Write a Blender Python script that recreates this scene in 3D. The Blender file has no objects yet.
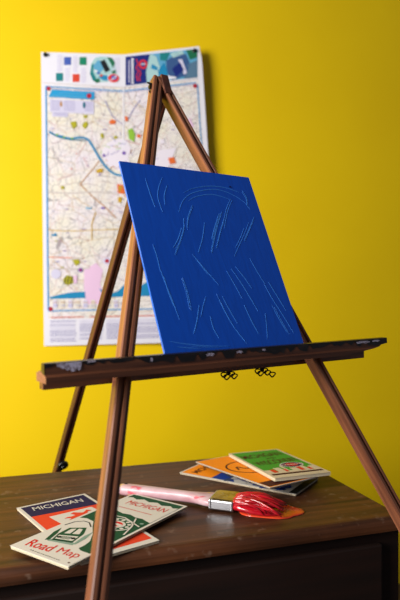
import bpy, bmesh, math, random
from mathutils import Vector as V, Matrix

sc = bpy.context.scene
COL = sc.collection
random.seed(7)
F = 583.33                     # 35 mm lens on a 36 mm tall frame, 600 px
TH = 0.62                      # height of the dresser top
ZC = TH + 0.30                 # camera height
CAM = V((0, 0, ZC))

# ------------------------------------------------------------------ helpers
WORLD = {}

class MB:
    """collects polygons with material slots, builds ONE mesh object"""
    def __init__(s):
        s.v = []; s.f = []; s.m = []; s.uv = []
    def poly(s, pts, m=0, uv=None):
        b = len(s.v); s.v += [tuple(p) for p in pts]
        s.f.append(tuple(range(b, b + len(pts)))); s.m.append(m); s.uv.append(uv)
    def add(s, verts, faces, m=0):
        b = len(s.v); s.v += [tuple(p) for p in verts]
        for f in faces:
            s.f.append(tuple(b + i for i in f)); s.m.append(m); s.uv.append(None)
    def box(s, lo, hi, m=0):
        x0, y0, z0 = lo; x1, y1, z1 = hi
        vs = [(x0,y0,z0),(x1,y0,z0),(x1,y1,z0),(x0,y1,z0),(x0,y0,z1),(x1,y0,z1),(x1,y1,z1),(x0,y1,z1)]
        s.add(vs, [(0,3,2,1),(4,5,6,7),(0,1,5,4),(1,2,6,5),(2,3,7,6),(3,0,4,7)], m)
    def prism(s, prof, fn, a, b, m=0, n=1):
        """extrude profile (list of 2-tuples) from a to b; fn(p, t) -> point"""
        k = len(prof); vs = []
        for i in range(n + 1):
            t = a + (b - a) * i / n
            vs += [fn(p, t) for p in prof]
        fs = []
        for i in range(n):
            for j in range(k):
                j2 = (j + 1) % k
                fs.append((i*k+j, i*k+j2, (i+1)*k+j2, (i+1)*k+j))
        fs.append(tuple(range(k))[::-1]); fs.append(tuple(n*k + j for j in range(k)))
        s.add(vs, fs, m)
    def tube(s, pts, r, m=0, seg=8, closed=False):
        pts = [V(p) for p in pts]; n = len(pts)
        rs = r if isinstance(r, (list, tuple)) else [r] * n
        vs = []; up = None
        for i, p in enumerate(pts):
            if closed: t = pts[(i+1) % n] - pts[i-1]
            else: t = pts[min(i+1, n-1)] - pts[max(i-1, 0)]
            t.normalize()
            if up is None:
                up = V((0,0,1)) if abs(t.z) < .9 else V((1,0,0))
            x = up.cross(t); 
            if x.length < 1e-6: x = V((1,0,0)).cross(t)
            x.normalize(); up = t.cross(x).normalized()
            for j in range(seg):
                a = 2*math.pi*j/seg
                vs.append(p + (x*math.cos(a) + up*math.sin(a)) * rs[i])
        fs = []
        for i in range(n if closed else n-1):
            i2 = (i+1) % n
            for j in range(seg):
                j2 = (j+1) % seg
                fs.append((i*seg+j, i*seg+j2, i2*seg+j2, i2*seg+j))
        if not closed:
            fs.append(tuple(range(seg))[::-1]); fs.append(tuple((n-1)*seg+j for j in range(seg)))
        s.add(vs, fs, m)
    def build(s, name, mats, parent=None, M=None, smooth=False, bevel=0, uvmap=False, subd=0, merge=True):
        M = M or Matrix.Identity(4)
        me = bpy.data.meshes.new(name)
        inv = M.inverted()
        me.from_pydata([inv @ V(p) for p in s.v] if s.world else [V(p) for p in s.v], [], s.f)
        for x in (mats if isinstance(mats, (list, tuple)) else [mats]): me.materials.append(x)
        for p, k in zip(me.polygons, s.m):
            p.material_index = k; p.use_smooth = smooth
        if uvmap:
            l = me.uv_layers.new(name='UVMap')
            for p, u in zip(me.polygons, s.uv):
                if u:
                    for li, q in zip(p.loop_indices, u): l.data[li].uv = q
        bm = bmesh.new(); bm.from_mesh(me)
        if merge: bmesh.ops.remove_doubles(bm, verts=bm.verts, dist=1e-6)
        if not s.flat: bmesh.ops.recalc_face_normals(bm, faces=bm.faces)
        bm.to_mesh(me); bm.free()
        o = bpy.data.objects.new(name, me); COL.objects.link(o)
        WORLD[o] = M
        if parent is not None:
            o.parent = parent; o.matrix_basis = WORLD[parent].inverted() @ M
        else:
            o.matrix_basis = M
        if bevel:
            b = o.modifiers.new('bevel', 'BEVEL'); b.width = bevel; b.segments = 2; b.limit_method = 'ANGLE'
            b.harden_normals = False
        if subd:
            q = o.modifiers.new('sub', 'SUBSURF'); q.levels = subd; q.render_levels = subd
        return o
    world = True      # vertices are given in world coordinates
    flat = False

def empty(name, loc):
    o = bpy.data.objects.new(name, None); COL.objects.link(o)
    o.empty_display_size = .05
    WORLD[o] = Matrix.Translation(loc); o.matrix_basis = WORLD[o]
    return o

def tag(o, label, cat, group=None, kind=None):
    o['label'] = label; o['category'] = cat
    if group: o['group'] = group
    if kind: o['kind'] = kind
    return o

def frame(o, x, y, z):
    return Matrix(((x[0], y[0], z[0], o[0]), (x[1], y[1], z[1], o[1]), (x[2], y[2], z[2], o[2]), (0, 0, 0, 1)))

def ray(px, py): return V(((px - 200) / F, 1.0, (300 - py) / F))
def on_plane(px, py, P, n):
    r = ray(px, py); return CAM + r * ((P - CAM).dot(n) / r.dot(n))
def on_z(px, py, z):
    return on_plane(px, py, V((0, 0, z)), V((0, 0, 1)))

# ------------------------------------------------------------------ materials
def lin(c):
    return tuple((x/255/12.92 if x/255 <= .04045 else ((x/255+.055)/1.055)**2.4) for x in c) + (1,)

def mat(name, rgb, rough=.5, metal=0, spec=.5, coat=0):
    m = bpy.data.materials.new(name); m.use_nodes = True
    b = m.node_tree.nodes['Principled BSDF']
    b.inputs['Base Color'].default_value = lin(rgb)
    b.inputs['Roughness'].default_value = rough; b.inputs['Metallic'].default_value = metal
    b.inputs['Specular IOR Level'].default_value = spec
    b.inputs['Coat Weight'].default_value = coat
    return m

def nodes(m): return m.node_tree.nodes, m.node_tree.links, m.node_tree.nodes['Principled BSDF']

def noisy(name, a, b, scale=(8, 8, 8), rough=.5, detail=6, lo=.35, hi=.65, bump=0, spec=.5, nscale=1, coat=0, dist=.0, rough_var=0):
    """two-tone stretched noise in object space"""
    m = mat(name, a, rough, 0, spec, coat); N, L, B = nodes(m)
    tc = N.new('ShaderNodeTexCoord'); mp = N.new('ShaderNodeMapping'); mp.inputs['Scale'].default_value = scale
    nz = N.new('ShaderNodeTexNoise'); nz.inputs['Scale'].default_value = nscale; nz.inputs['Detail'].default_value = detail
    nz.inputs['Distortion'].default_value = dist
    cr = N.new('ShaderNodeValToRGB')
    cr.color_ramp.elements[0].position = lo; cr.color_ramp.elements[0].color = lin(a)
    cr.color_ramp.elements[1].position = hi; cr.color_ramp.elements[1].color = lin(b)
    L.new(tc.outputs['Object'], mp.inputs['Vector']); L.new(mp.outputs['Vector'], nz.inputs['Vector'])
    L.new(nz.outputs['Fac'], cr.inputs['Fac']); L.new(cr.outputs['Color'], B.inputs['Base Color'])
    if bump:
        bp = N.new('ShaderNodeBump'); bp.inputs['Strength'].default_value = bump; bp.inputs['Distance'].default_value = .001
        L.new(nz.outputs['Fac'], bp.inputs['Height']); L.new(bp.outputs['Normal'], B.inputs['Normal'])
    if rough_var:
        mr = N.new('ShaderNodeMapRange'); mr.inputs['To Min'].default_value = rough - rough_var; mr.inputs['To Max'].default_value = rough + rough_var
        L.new(nz.outputs['Fac'], mr.inputs['Value']); L.new(mr.outputs['Result'], B.inputs['Roughness'])
    return m

M_wall = noisy('yellow_wall_paint', (246, 208, 2), (242, 203, 1), (3, 3, 3), .55, bump=.05, spec=.3)
M_floor = noisy('floor_boards', (92, 70, 52), (70, 52, 38), (2, 30, 2), .5)
M_base = mat('white_trim', (205, 200, 190), .5)
M_leg = noisy('easel_wood', (148, 92, 62), (94, 53, 36), (160, 160, 7), .42, bump=.15, spec=.5)
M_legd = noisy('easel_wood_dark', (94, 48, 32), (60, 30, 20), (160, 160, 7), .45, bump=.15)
M_tray = noisy('tray_wood', (110, 65, 42), (68, 37, 25), (5, 160, 160), .4, bump=.15)
M_endg = noisy('end_grain', (150, 98, 66), (112, 68, 44), (400, 400, 400), .6)
M_blackpaint = noisy('dried_black_paint', (20, 16, 18), (44, 34, 34), (60, 200, 200), .35, lo=.5, hi=.75)
M_lav = noisy('lavender_paint', (190, 184, 208), (118, 100, 110), (500, 500, 500), .5, lo=.45, hi=.66)
M_iron = mat('black_iron', (22, 20, 20), .4, .7)
M_chrome = mat('pin_metal', (200, 200, 200), .25, 1)
M_pin = mat('black_plastic', (18, 18, 20), .3)

# blue paint with brushed relief
M_blue = mat('blue_paint', (6, 54, 146), .34, 0, .4)
N, L, B = nodes(M_blue)
tc = N.new('ShaderNodeTexCoord'); mp = N.new('ShaderNodeMapping')
mp.inputs['Scale'].default_value = (120, 22, 1); mp.inputs['Rotation'].default_value = (0, 0, .35)
nz = N.new('ShaderNodeTexNoise'); nz.inputs['Scale'].default_value = 1; nz.inputs['Detail'].default_value = 4; nz.inputs['Distortion'].default_value = 1.2
bp = N.new('ShaderNodeBump'); bp.inputs['Strength'].default_value = .15; bp.inputs['Distance'].default_value = .001
cr = N.new('ShaderNodeValToRGB'); cr.color_ramp.elements[0].color = lin((3, 70, 178)); cr.color_ramp.elements[1].color = lin((4, 75, 188))
cr.color_ramp.elements[0].position = .3; cr.color_ramp.elements[1].position = .7
L.new(tc.outputs['Object'], mp.inputs['Vector']); L.new(mp.outputs['Vector'], nz.inputs['Vector'])
L.new(nz.outputs['Fac'], bp.inputs['Height']); L.new(bp.outputs['Normal'], B.inputs['Normal'])
L.new(nz.outputs['Fac'], cr.inputs['Fac']); L.new(cr.outputs['Color'], B.inputs['Base Color'])
M_bluelt = mat('ridge_highlight_blue', (54, 120, 210), .5, 0, .2)  # lighter blue paints in the highlights along the brush ridges
M_edge = mat('pale_blue_edge', (40, 98, 190), .5)
M_board = mat('canvas_board_back', (190, 180, 160), .8)

# dresser top wood: grain along local x, worn lighter patches
M_top = mat('dark_stained_wood', (70, 42, 26), .36, 0, .28)
N, L, B = nodes(M_top)
tc = N.new('ShaderNodeTexCoord'); mp = N.new('ShaderNodeMapping'); mp.inputs['Scale'].default_value = (3.5, 60, 60)
nz = N.new('ShaderNodeTexNoise'); nz.inputs['Scale'].default_value = 1; nz.inputs['Detail'].default_value = 8; nz.inputs['Distortion'].default_value = .6
n2 = N.new('ShaderNodeTexNoise'); n2.inputs['Scale'].default_value = 9; n2.inputs['Detail'].default_value = 4
cr = N.new('ShaderNodeValToRGB')
cr.color_ramp.elements[0].position = .32; cr.color_ramp.elements[0].color = lin((46, 26, 17))
cr.color_ramp.elements[1].position = .70; cr.color_ramp.elements[1].color = lin((98, 58, 34))
c2 = N.new('ShaderNodeValToRGB')
c2.color_ramp.elements[0].position = .35; c2.color_ramp.elements[0].color = (.62, .60, .58, 1)
c2.color_ramp.elements[1].position = .7; c2.color_ramp.elements[1].color = (1.15, 1.1, 1, 1)
mx = N.new('ShaderNodeMix'); mx.data_type = 'RGBA'; mx.blend_type = 'MULTIPLY'; mx.inputs[0].default_value = 1
L.new(tc.outputs['Object'], mp.inputs['Vector']); L.new(mp.outputs['Vector'], nz.inputs['Vector']); L.new(tc.outputs['Object'], n2.inputs['Vector'])
L.new(nz.outputs['Fac'], cr.inputs['Fac']); L.new(n2.outputs['Fac'], c2.inputs['Fac'])
L.new(cr.outputs['Color'], mx.inputs[6]); L.new(c2.outputs['Color'], mx.inputs[7])
sn = N.new('ShaderNodeTexNoise'); sn.inputs['Scale'].default_value = 70; sn.inputs['Detail'].default_value = 3
sm = N.new('ShaderNodeMapRange'); sm.inputs['From Min'].default_value = .62; sm.inputs['From Max'].default_value = .74; sm.inputs['To Max'].default_value = .45
m2 = N.new('ShaderNodeMix'); m2.data_type = 'RGBA'; m2.inputs[7].default_value = lin((128, 104, 88))
L.new(tc.outputs['Object'], sn.inputs['Vector']); L.new(sn.outputs['Fac'], sm.inputs['Value']); L.new(sm.outputs['Result'], m2.inputs[0])
L.new(mx.outputs[2], m2.inputs[6]); L.new(m2.outputs[2], B.inputs['Base Color'])
mr = N.new('ShaderNodeMapRange'); mr.inputs['To Min'].default_value = .36; mr.inputs['To Max'].default_value = .62
L.new(n2.outputs['Fac'], mr.inputs['Value']); L.new(mr.outputs['Result'], B.inputs['Roughness'])
bp = N.new('ShaderNodeBump'); bp.inputs['Strength'].default_value = .2; bp.inputs['Distance'].default_value = .001
L.new(nz.outputs['Fac'], bp.inputs['Height']); L.new(bp.outputs['Normal'], B.inputs['Normal'])
M_body = noisy('dark_cabinet_wood', (30, 15, 10), (20, 10, 7), (4, 60, 60), .6, bump=.1, spec=.25)

# print colours
P = {}
def ink(k, rgb, r=.65): P[k] = mat('ink_' + k, rgb, r, 0, .15); return P[k]
ink('white', (198, 194, 186)); ink('cream', (206, 192, 162)); ink('navy', (24, 20, 66)); ink('orange_red', (208, 62, 34))
ink('red', (196, 34, 30)); ink('dark_green', (14, 70, 44)); ink('green', (66, 150, 44)); ink('brown', (70, 28, 20))
ink('orange', (240, 142, 22)); ink('black', (24, 24, 26)); ink('blue', (36, 66, 150)); ink('page', (206, 194, 168))
ink('page_dark', (120, 100, 82)); ink('sage', (120, 146, 132)); ink('steel', (60, 74, 110))

# ------------------------------------------------------------------ text
def text_mesh(s, size=1.0, shear=0, bold=0.0, sx=1.0):
    cu = bpy.data.curves.new('t', 'FONT'); cu.body = s; cu.size = size; cu.shear = shear; cu.offset = bold * size
    cu.align_x = 'LEFT'; cu.resolution_u = 3
    o = bpy.data.objects.new('t', cu); COL.objects.link(o)
    dg = bpy.context.evaluated_depsgraph_get(); dg.update()
    me = o.evaluated_get(dg).to_mesh()
    vs = [(v.co.x * sx, v.co.y) for v in me.vertices]; fs = [tuple(p.vertices) for p in me.polygons]
    o.evaluated_get(dg).to_mesh_clear()
    bpy.data.objects.remove(o); bpy.data.curves.remove(cu)
    return vs, fs
def put_text(mb, s, fn, x, y, width, height, m, shear=0, bold=0.0, rot=0):
    """text fitted into width x height from (x, y), mapped by fn(u, v)"""
    vs, fs = text_mesh(s, 1.0, shear, bold)
    x0 = min(v[0] for v in vs); x1 = max(v[0] for v in vs); y0 = min(v[1] for v in vs); y1 = max(v[1] for v in vs)
    c, sn = math.cos(rot), math.sin(rot)
    out = []
    for a, b in vs:
        u = (a - x0) / (x1 - x0) * width; w = (b - y0) / (y1 - y0) * height
        out.append(fn(x + u*c - w*sn, y + u*sn + w*c))
    mb.add(out, fs, m)

def ellipse(cx, cy, rx, ry, n=28, rot=0):
    c, s = math.cos(rot), math.sin(rot)
    return [(cx + rx*math.cos(2*math.pi*i/n)*c - ry*math.sin(2*math.pi*i/n)*s, cy + rx*math.cos(2*math.pi*i/n)*s + ry*math.sin(2*math.pi*i/n)*c) for i in range(n)]
def strip2d(pts, w):
    """ribbon quads around a polyline, w a number or list of widths"""
    n = len(pts); ws = w if isinstance(w, (list, tuple)) else [w]*n; a = []; b = []
    for i, (x, y) in enumerate(pts):
        x0, y0 = pts[max(i-1, 0)]; x1, y1 = pts[min(i+1, n-1)]
        dx, dy = x1-x0, y1-y0; l = math.hypot(dx, dy) or 1
        nx, ny = -dy/l*ws[i]/2, dx/l*ws[i]/2
        a.append((x+nx, y+ny)); b.append((x-nx, y-ny))
    return [[a[i], a[i+1], b[i+1], b[i]] for i in range(n-1)]
def smooth_line(pts, k=6):
    out = []
    n = len(pts)
    for i in range(n-1):
        p0 = pts[max(i-1,0)]; p1 = pts[i]; p2 = pts[i+1]; p3 = pts[min(i+2,n-1)]
        for j in range(k):
            t = j/k
            out.append(tuple(.5*((2*p1[c]) + (-p0[c]+p2[c])*t + (2*p0[c]-5*p1[c]+4*p2[c]-p3[c])*t*t + (-p0[c]+3*p1[c]-3*p2[c]+p3[c])*t**3) for c in range(2)))
    out.append(tuple(pts[-1])); return out

# ------------------------------------------------------------------ directions
E_T = V((.9516, .3072, 0)).normalized()          # along the dresser front and the wall, to the right
N_T = V((-E_T.y, E_T.x, 0))                      # into the wall
WALL = 1.60                                      # distance of the wall along N_T

# ------------------------------------------------------------------ room
def wall_pt(s, z, off=0): return N_T * (WALL - off) + E_T * s + V((0, 0, z))
b = MB()
b.prism([(-2.2, 0), (3.4, 0), (3.4, 2.6), (-2.2, 2.6)], lambda p, t: wall_pt(p[0], p[1], -t), 0, .1)
w = b.build('wall_back', M_wall); w['kind'] = 'structure'
b = MB()
b.prism([(-2.2, -1.9), (3.4, -1.9), (3.4, WALL + .1), (-2.2, WALL + .1)], lambda p, t: N_T*p[1] + E_T*p[0] + V((0, 0, t)), -.06, 0)
w = b.build('floor', M_floor); w['kind'] = 'structure'
# ------------------------------------------------------------------ dresser
zt = TH
CFR = V((.2618 + .9516*.029 - .3072*.007, .7955 + .3072*.029 + .9516*.007, 0)); DEP = .369; WID = 1.0
def dp(x, y, z): return CFR + E_T*(x) + N_T*y + V((0, 0, z))     # x: 0 at the right end, negative to the left; y: 0 front
root = empty('dresser', dp(-WID/2, DEP/2, 0))
tag(root, 'dark brown wooden dresser with rounded top edge standing before the yellow wall', 'dresser')
MD = frame(dp(-WID/2, DEP/2, 0), E_T, N_T, V((0, 0, 1)))
# top with rounded corners and a bullnose edge
def rr(inset):
    r = .012; pts = []
    for (cx, cy, a0) in ((-r, r, -90), (-r, DEP-r, 0), (-WID+r, DEP-r, 90), (-WID+r, r, 180)):
        for k in range(7):
            a = math.radians(a0 + 15*k); pts.append((cx + (r-inset)*math.cos(a), cy + (r-inset)*math.sin(a)))
    return pts
b = MB()
levels = [(.006, -.021), (.001, -.019), (0, -.015), (0, -.009), (.0008, -.006), (.003, -.0025), (.0065, -.0005), (.010, 0)]
vs = []; k = 28
for ins, z in levels: vs += [dp(x, y, zt+z) for x, y in rr(ins)]
fs = [(i*k+j, i*k+(j+1) % k, (i+1)*k+(j+1) % k, (i+1)*k+j) for i in range(len(levels)-1) for j in range(k)]
fs += [tuple(range(k))[::-1], tuple((len(levels)-1)*k+j for j in range(k))]
b.add(vs, fs); b.build('top', M_top, root, MD)
b = MB()
b.prism([(-WID+.002, .014), (-.002, .014), (-.002, DEP-.006), (-WID+.002, DEP-.006)], lambda p, t: dp(p[0], p[1], t), .05, zt-.021)
b.build('body', M_body, root, MD, bevel=.002)
zz = zt - .036
for dz in (.17, .17, .16):
    b = MB()
    b.prism([(-WID+.036, .003), (-.036, .003), (-.036, .0138), (-WID+.036, .0138)], lambda p, t: dp(p[0], p[1], t), zz - dz, zz)
    d_ = b.build('drawer', M_body, root, MD, bevel=.003)
    zz -= dz + .012
for x in (-.03, -WID+.03):
    for y in (.045, DEP-.045):
        b = MB(); b.prism([(x-.022, y-.022), (x+.022, y-.022), (x+.022, y+.022), (x-.022, y+.022)], lambda p, t: dp(p[0], p[1], t), 0, .05)
        b.build('foot', M_body, root, MD)

# ------------------------------------------------------------------ easel
a = .5627; lean = .4512; rho = .0124
D0 = V((math.cos(a), math.sin(a), 0)); BK = V((-math.sin(a), math.cos(a), 0))
def axes(th):
    up = BK*math.sin(th) + V((0, 0, 1))*math.cos(th)
    d2 = D0*math.cos(rho) + up*math.sin(rho); u2 = up*math.cos(rho) - D0*math.sin(rho)
    return d2, u2, d2.cross(u2)
CD, CU, CN = axes(lean)                                # canvas right, up, front normal
B0 = CAM + V((-.0375, .6225, -.0566))                  # lower left corner of the visible canvas front
LL = math.radians(23.4)
ld, lu, ln = axes(LL); LN = D0.cross(BK*math.sin(LL) + V((0, 0, 1))*math.cos(LL))
CW, CH = .1985, .2520
LF = B0 + BK*.0148 + V((0, 0, -.008))                  # a point on the legs' front plane
# touch the back of the canvas top edge
topback = B0 + CU*CH - CN*.0032
gap = (topback - LF).dot(LN)
LF = LF + LN*min(gap - .0004, 0) if gap < 0 else LF

apex_root = V((.0, .0, 0))
eb = on_plane(98.3, 600, LF, LN)
root = empty('easel', V((-.08, .55, 0)))
tag(root, 'brown wooden folding easel straddling the dresser, holding the blue canvas', 'easel')

def leg_profile(w, dpt, mirror=1):
    pr = [(-.5*w, -dpt), (-.5*w, -.0012), (-.42*w, 0), (-.22*w, 0), (-.17*w, -.0035), (-.02*w, -.0035),
          (.04*w, -.0004), (.20*w, -.0002), (.28*w, -.004), (.40*w, -.0045), (.5*w, -.0055), (.5*w, -dpt)]
    return pr
def make_leg(p0, p1, n, w, dpt, name, m, profile=None):
    """p0 top, p1 bottom on the front plane; n = front normal"""
    l = (p0 - p1).normalized(); n = (n - l*n.dot(l)).normalized(); s = l.cross(n) 
    if s.dot(D0) < 0: s = -s
    Mx = frame(p1, s, n, l)
    if Mx.determinant() < 0: Mx = frame(p1, -s, n, l); s = -s
    sg = 1 if s.dot(D0) > 0 else -1
    b = MB(); b.world = False
    ln_ = (p0 - p1).length
    b.prism([(x*sg, y) for x, y in (profile or leg_profile(w, dpt))], lambda p, t: (p[0], p[1], t), 0, ln_, n=1)
    return b.build(name, m, root, Mx)
def leg_line(pa, pb, ytop, floor=True):
    A = on_plane(pa[0], pa[1], LF, LN); Bq = on_plane(pb[0], pb[1], LF, LN)
    dr = (Bq - A).normalized()
    k = (ytop - pa[1]) / (pb[1] - pa[1]); px = pa[0] + (pb[0]-pa[0])*k
    T = on_plane(px, ytop, LF, LN)
    G = T + dr * ((T.z - .0) / -dr.z)
    return T, G
TL, GL = leg_line((158.5, 90), (100.6, 600), 77)
TR, GR = leg_line((169.8, 90), (403, 510), 76)
# lift the foot bottoms a hair (square-cut ends would poke below the floor)
def raise_foot(T, G, dz): dr = (T-G).normalized(); return G + dr*(dz/dr.z)
GL = raise_foot(TL, GL, .008); GR = raise_foot(TR, GR, .012)
make_leg(TL, GL, LN, .0178, .0150, 'leg', M_leg)
make_leg(TR, GR, LN, .0178, .0155, 'leg', M_leg)
# back leg
TB = (TL + TR)*.5 - LN*.0165 + D0*.017 + V((0, 0, -.010))
q = ray(62.5, 460)
# vertical plane through TB along BK
nd = V((D0.x, D0.y, 0))
PB = CAM + q*((TB - CAM).dot(nd) / q.dot(nd))
dr = (PB - TB).normalized(); GB = TB + dr*(TB.z / -dr.z); GB = raise_foot(TB, GB, .010)
bn = V((-dr.z*BK.x, -dr.z*BK.y, 0)); bn = -(BK - dr*BK.dot(dr)).normalized()
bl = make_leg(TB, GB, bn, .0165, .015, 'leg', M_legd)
# wing bolt of the extension, just above the dresser's back edge
def disc(mb, c, ax, r, h, m=0, seg=20):
    ax = ax.normalized(); x = ax.orthogonal().normalized(); y = ax.cross(x)
    mb.prism([(r*math.cos(2*math.pi*i/seg), r*math.sin(2*math.pi*i/seg)) for i in range(seg)], lambda p, t: c + x*p[0] + y*p[1] + ax*t, 0, h, m)
b = MB(); c0 = PB + dr*.013 + D0*.002 + bn*.001
disc(b, c0, bn, .0120, .006); disc(b, c0 + bn*.006, bn, .005, .004)
b.build('knob', M_pin, root, Matrix.Translation(c0), bevel=.0012)
# hinge block and bolt at the apex
b = MB(); mid = (TL + TR)*.5; l = (TL - GL).normalized() + (TR - GR).normalized(); l.normalize(); s = LN.cross(l).normalized()
hs = s if s.dot(D0) > 0 else -s
b.prism([(-.0065, -.0162), (.0065, -.0162), (.0065, -.0150), (-.0065, -.0150)], lambda p, t: mid + hs*p[0] + LN*p[1] + l*t, -.026, -.002)
b.build('hinge_plate', M_iron, root, Matrix.Translation(mid))
# dark cheek on the right leg's head, joining the two heads
b = MB()
b.prism([(-.0015, -.0155), (.0100, -.0155), (.0100, .001), (-.0015, .001)], lambda p, t: TR + hs*(p[0] - .0005*t) + LN*p[1] + l*t, -.03, .003)
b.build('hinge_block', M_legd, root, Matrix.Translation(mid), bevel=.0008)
wb = TL + (GL-TL).normalized()*.017
b = MB(); sdir = -hs
disc(b, wb + sdir*.0066 - LN*.006, sdir, .003, .006)
for sgn in (-1, 1):
    loop = [wb + sdir*(.0105 + .003*math.sin(t)) - LN*.006 + l*sgn*(.0035 + .0035*(1-math.cos(t))*.8) + LN*.002*math.cos(t) for t in [2*math.pi*i/10 for i in range(10)]]
    b.tube(loop, .0011, closed=True, seg=6)
b.build('wing_nut', M_iron, root, Matrix.Translation(wb))

# tray: t along the rail, w to the front, z up, from the canvas's lower left corner
TR_ = .0175; TD = (D0*math.cos(TR_) + V((0, 0, 1))*math.sin(TR_)); TU = (V((0, 0, 1))*math.cos(TR_) - D0*math.sin(TR_)); TF = -BK
def tp(t, w, z): return B0 + TD*t + TF*w + TU*z
MT = frame(tp(0, 0, 0), TD, -TF, TU)
def t_at(px, w, z):
    lo, hi = -.5, .8
    for _ in range(60):
        m_ = (lo+hi)/2; q = tp(m_, w, z) - CAM
        if 200 + F*q.x/q.y < px: lo = m_
        else: hi = m_
    return (lo+hi)/2
prof = [(.0165, -.0187), (.0165, -.0130), (.0128, -.0112), (.0120, -.0005), (.0046, -.0005), (.0046, -.0085), (-.006, -.0085), (-.006, -.0105), (-.0125, -.0105), (-.0125, -.0187)]
t0, t1 = t_at(44, .012, 0), t_at(386.5, .012, 0)
b = MB(); b.prism(prof, lambda p, t: tp(t, p[0], p[1]), t0, t1, n=1)
for i, f in enumerate(b.f):
    if len(f) > 4: b.m[i] = 1
tcut = t_at(346, .0165, -.0187); k_ = len(prof)
for i, (w_, z_) in enumerate(prof):                      # raking cut under the right end
    if z_ < -.0095:
        b.v[k_ + i] = tp(t1 + (tcut - t1)*min(1, (-.0095 - z_)/.0092), w_, z_)
tray = b.build('tray', [M_tray, M_endg], root, MT)
be = MB(); be.flat = True
be.poly([tp(t0 - .0003, w_, z_) for w_, z_ in ((.0040, -.0003), (.0124, -.0003), (.0129, -.0090), (.0120, -.0112), (.0034, -.0085))])
be.build('paint_stain', M_blackpaint, tray, MT)
# paint stains with their own outlines on the lip
def blob(pts, fn): return [fn(*p) for p in pts]
random.seed(3)
b = MB(); n = 90; pos = []
xs = [t0 + (t1-t0)*i/n for i in range(n+1)]
dep = []
v = .006
for i in range(n+1):
    v += random.uniform(-.003, .003); v = min(.0042 if i < n*.2 else .0090, max(.0008, v)); dep.append(v if random.random() > .2 else .0012)
for i in range(n):
    z0, z1 = dep[i], dep[i+1]
    g = lambda t, z: tp(t, .0121 + .0008*z/.0108 + .0004, -.0003 - z)
    b.poly([g(xs[i], 0), g(xs[i], z0), g(xs[i+1], z1), g(xs[i+1], 0)], 0)
    b.poly([tp(xs[i], .0125, -.0003), tp(xs[i+1], .0125, -.0003), tp(xs[i+1], .0040, -.0001), tp(xs[i], .0040, -.0001)], 0)
b.flat = True; b.build('paint_stain', M_blackpaint, tray, MT)
b = MB(); b.flat = True
tl = t_at(56, .013, 0); tw = t_at(82, .013, 0) - tl
out = [(0, -.001), (.02, -.0005), (.3, -.0008), (.6, -.0006), (1, -.0007), (.97, -.004), (.93, -.008), (.86, -.009), (.8, -.0065), (.72, -.009), (.6, -.0096), (.5, -.007), (.42, -.0085), (.33, -.006), (.22, -.0062), (.12, -.004), (.05, -.004)]
b.poly([tp(tl + tw*x, .0129 + .0008*(-z)/.0108, z) for x, z in out])
b.build('paint_stain', M_lav, tray, MT)
tl = t_at(87, .013, 0); tw = t_at(96, .013, 0) - tl
b = MB(); b.flat = True
b.poly([tp(tl + tw*x, .0130, z) for x, z in [(0, -.0004), (1, -.0004), (.9, -.0022), (.5, -.0018), (.1, -.0026)]])
for px, w_, h in ((206, 9, .004), (236, 7, .0035), (356, 14, .004), (372, 8, .003), (150, 3, .005), (262, 4, .003)):
    tl = t_at(px, .013, 0); tw = t_at(px + w_, .013, 0) - tl
    b.build('paint_stain', M_lav, tray, MT); b = MB(); b.flat = True
    b.poly([tp(tl + tw*x, .0131, -z*h - .002) for x, z in [(0, .3), (.3, 0), (.8, .1), (1, .5), (.7, 1), (.4, .7), (.1, .9)]])
b.build('paint_stain', M_lav, tray, MT)
# lower rail behind the legs
r0, r1 = t_at(41, -.036, -.025), t_at(361, -.036, -.02)
b = MB(); b.prism([(-.0300, -.0315), (-.0300, -.0195), (-.032, -.0185), (-.042, -.0185), (-.042, -.0315)], lambda p, t: tp(t, p[0], p[1]), r0, r1)
b.build('lower_rail', M_tray, root, MT, bevel=.0008)
for px, k in ((228.5, 2), (262, 3)):
    tc_ = t_at(px, -.036, -.033); b = MB(); c = tp(tc_, -.036, -.0315)
    disc(b, c + TU*.001, -TU, .0028, .0055, seg=10)
    for j in range(k):
        for sgn in (-1, 1):
            cx = sgn*(.0055 + .0035*(j == 2)) + (j-.5)*.002; zc_ = -.0045 - .0025*j
            loop = [c + TD*(cx + .0042*math.cos(t)) + TU*(zc_ + .0030*math.sin(t)) + TF*(.003*j + .0015*math.sin(t*2)) for t in [2*math.pi*i/12 for i in range(12)]]
            if j < 2 or sgn > 0: b.tube(loop, .0009, closed=True, seg=6)
    b.build('wing_nut', M_iron, root, Matrix.Translation(c), smooth=False)

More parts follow.
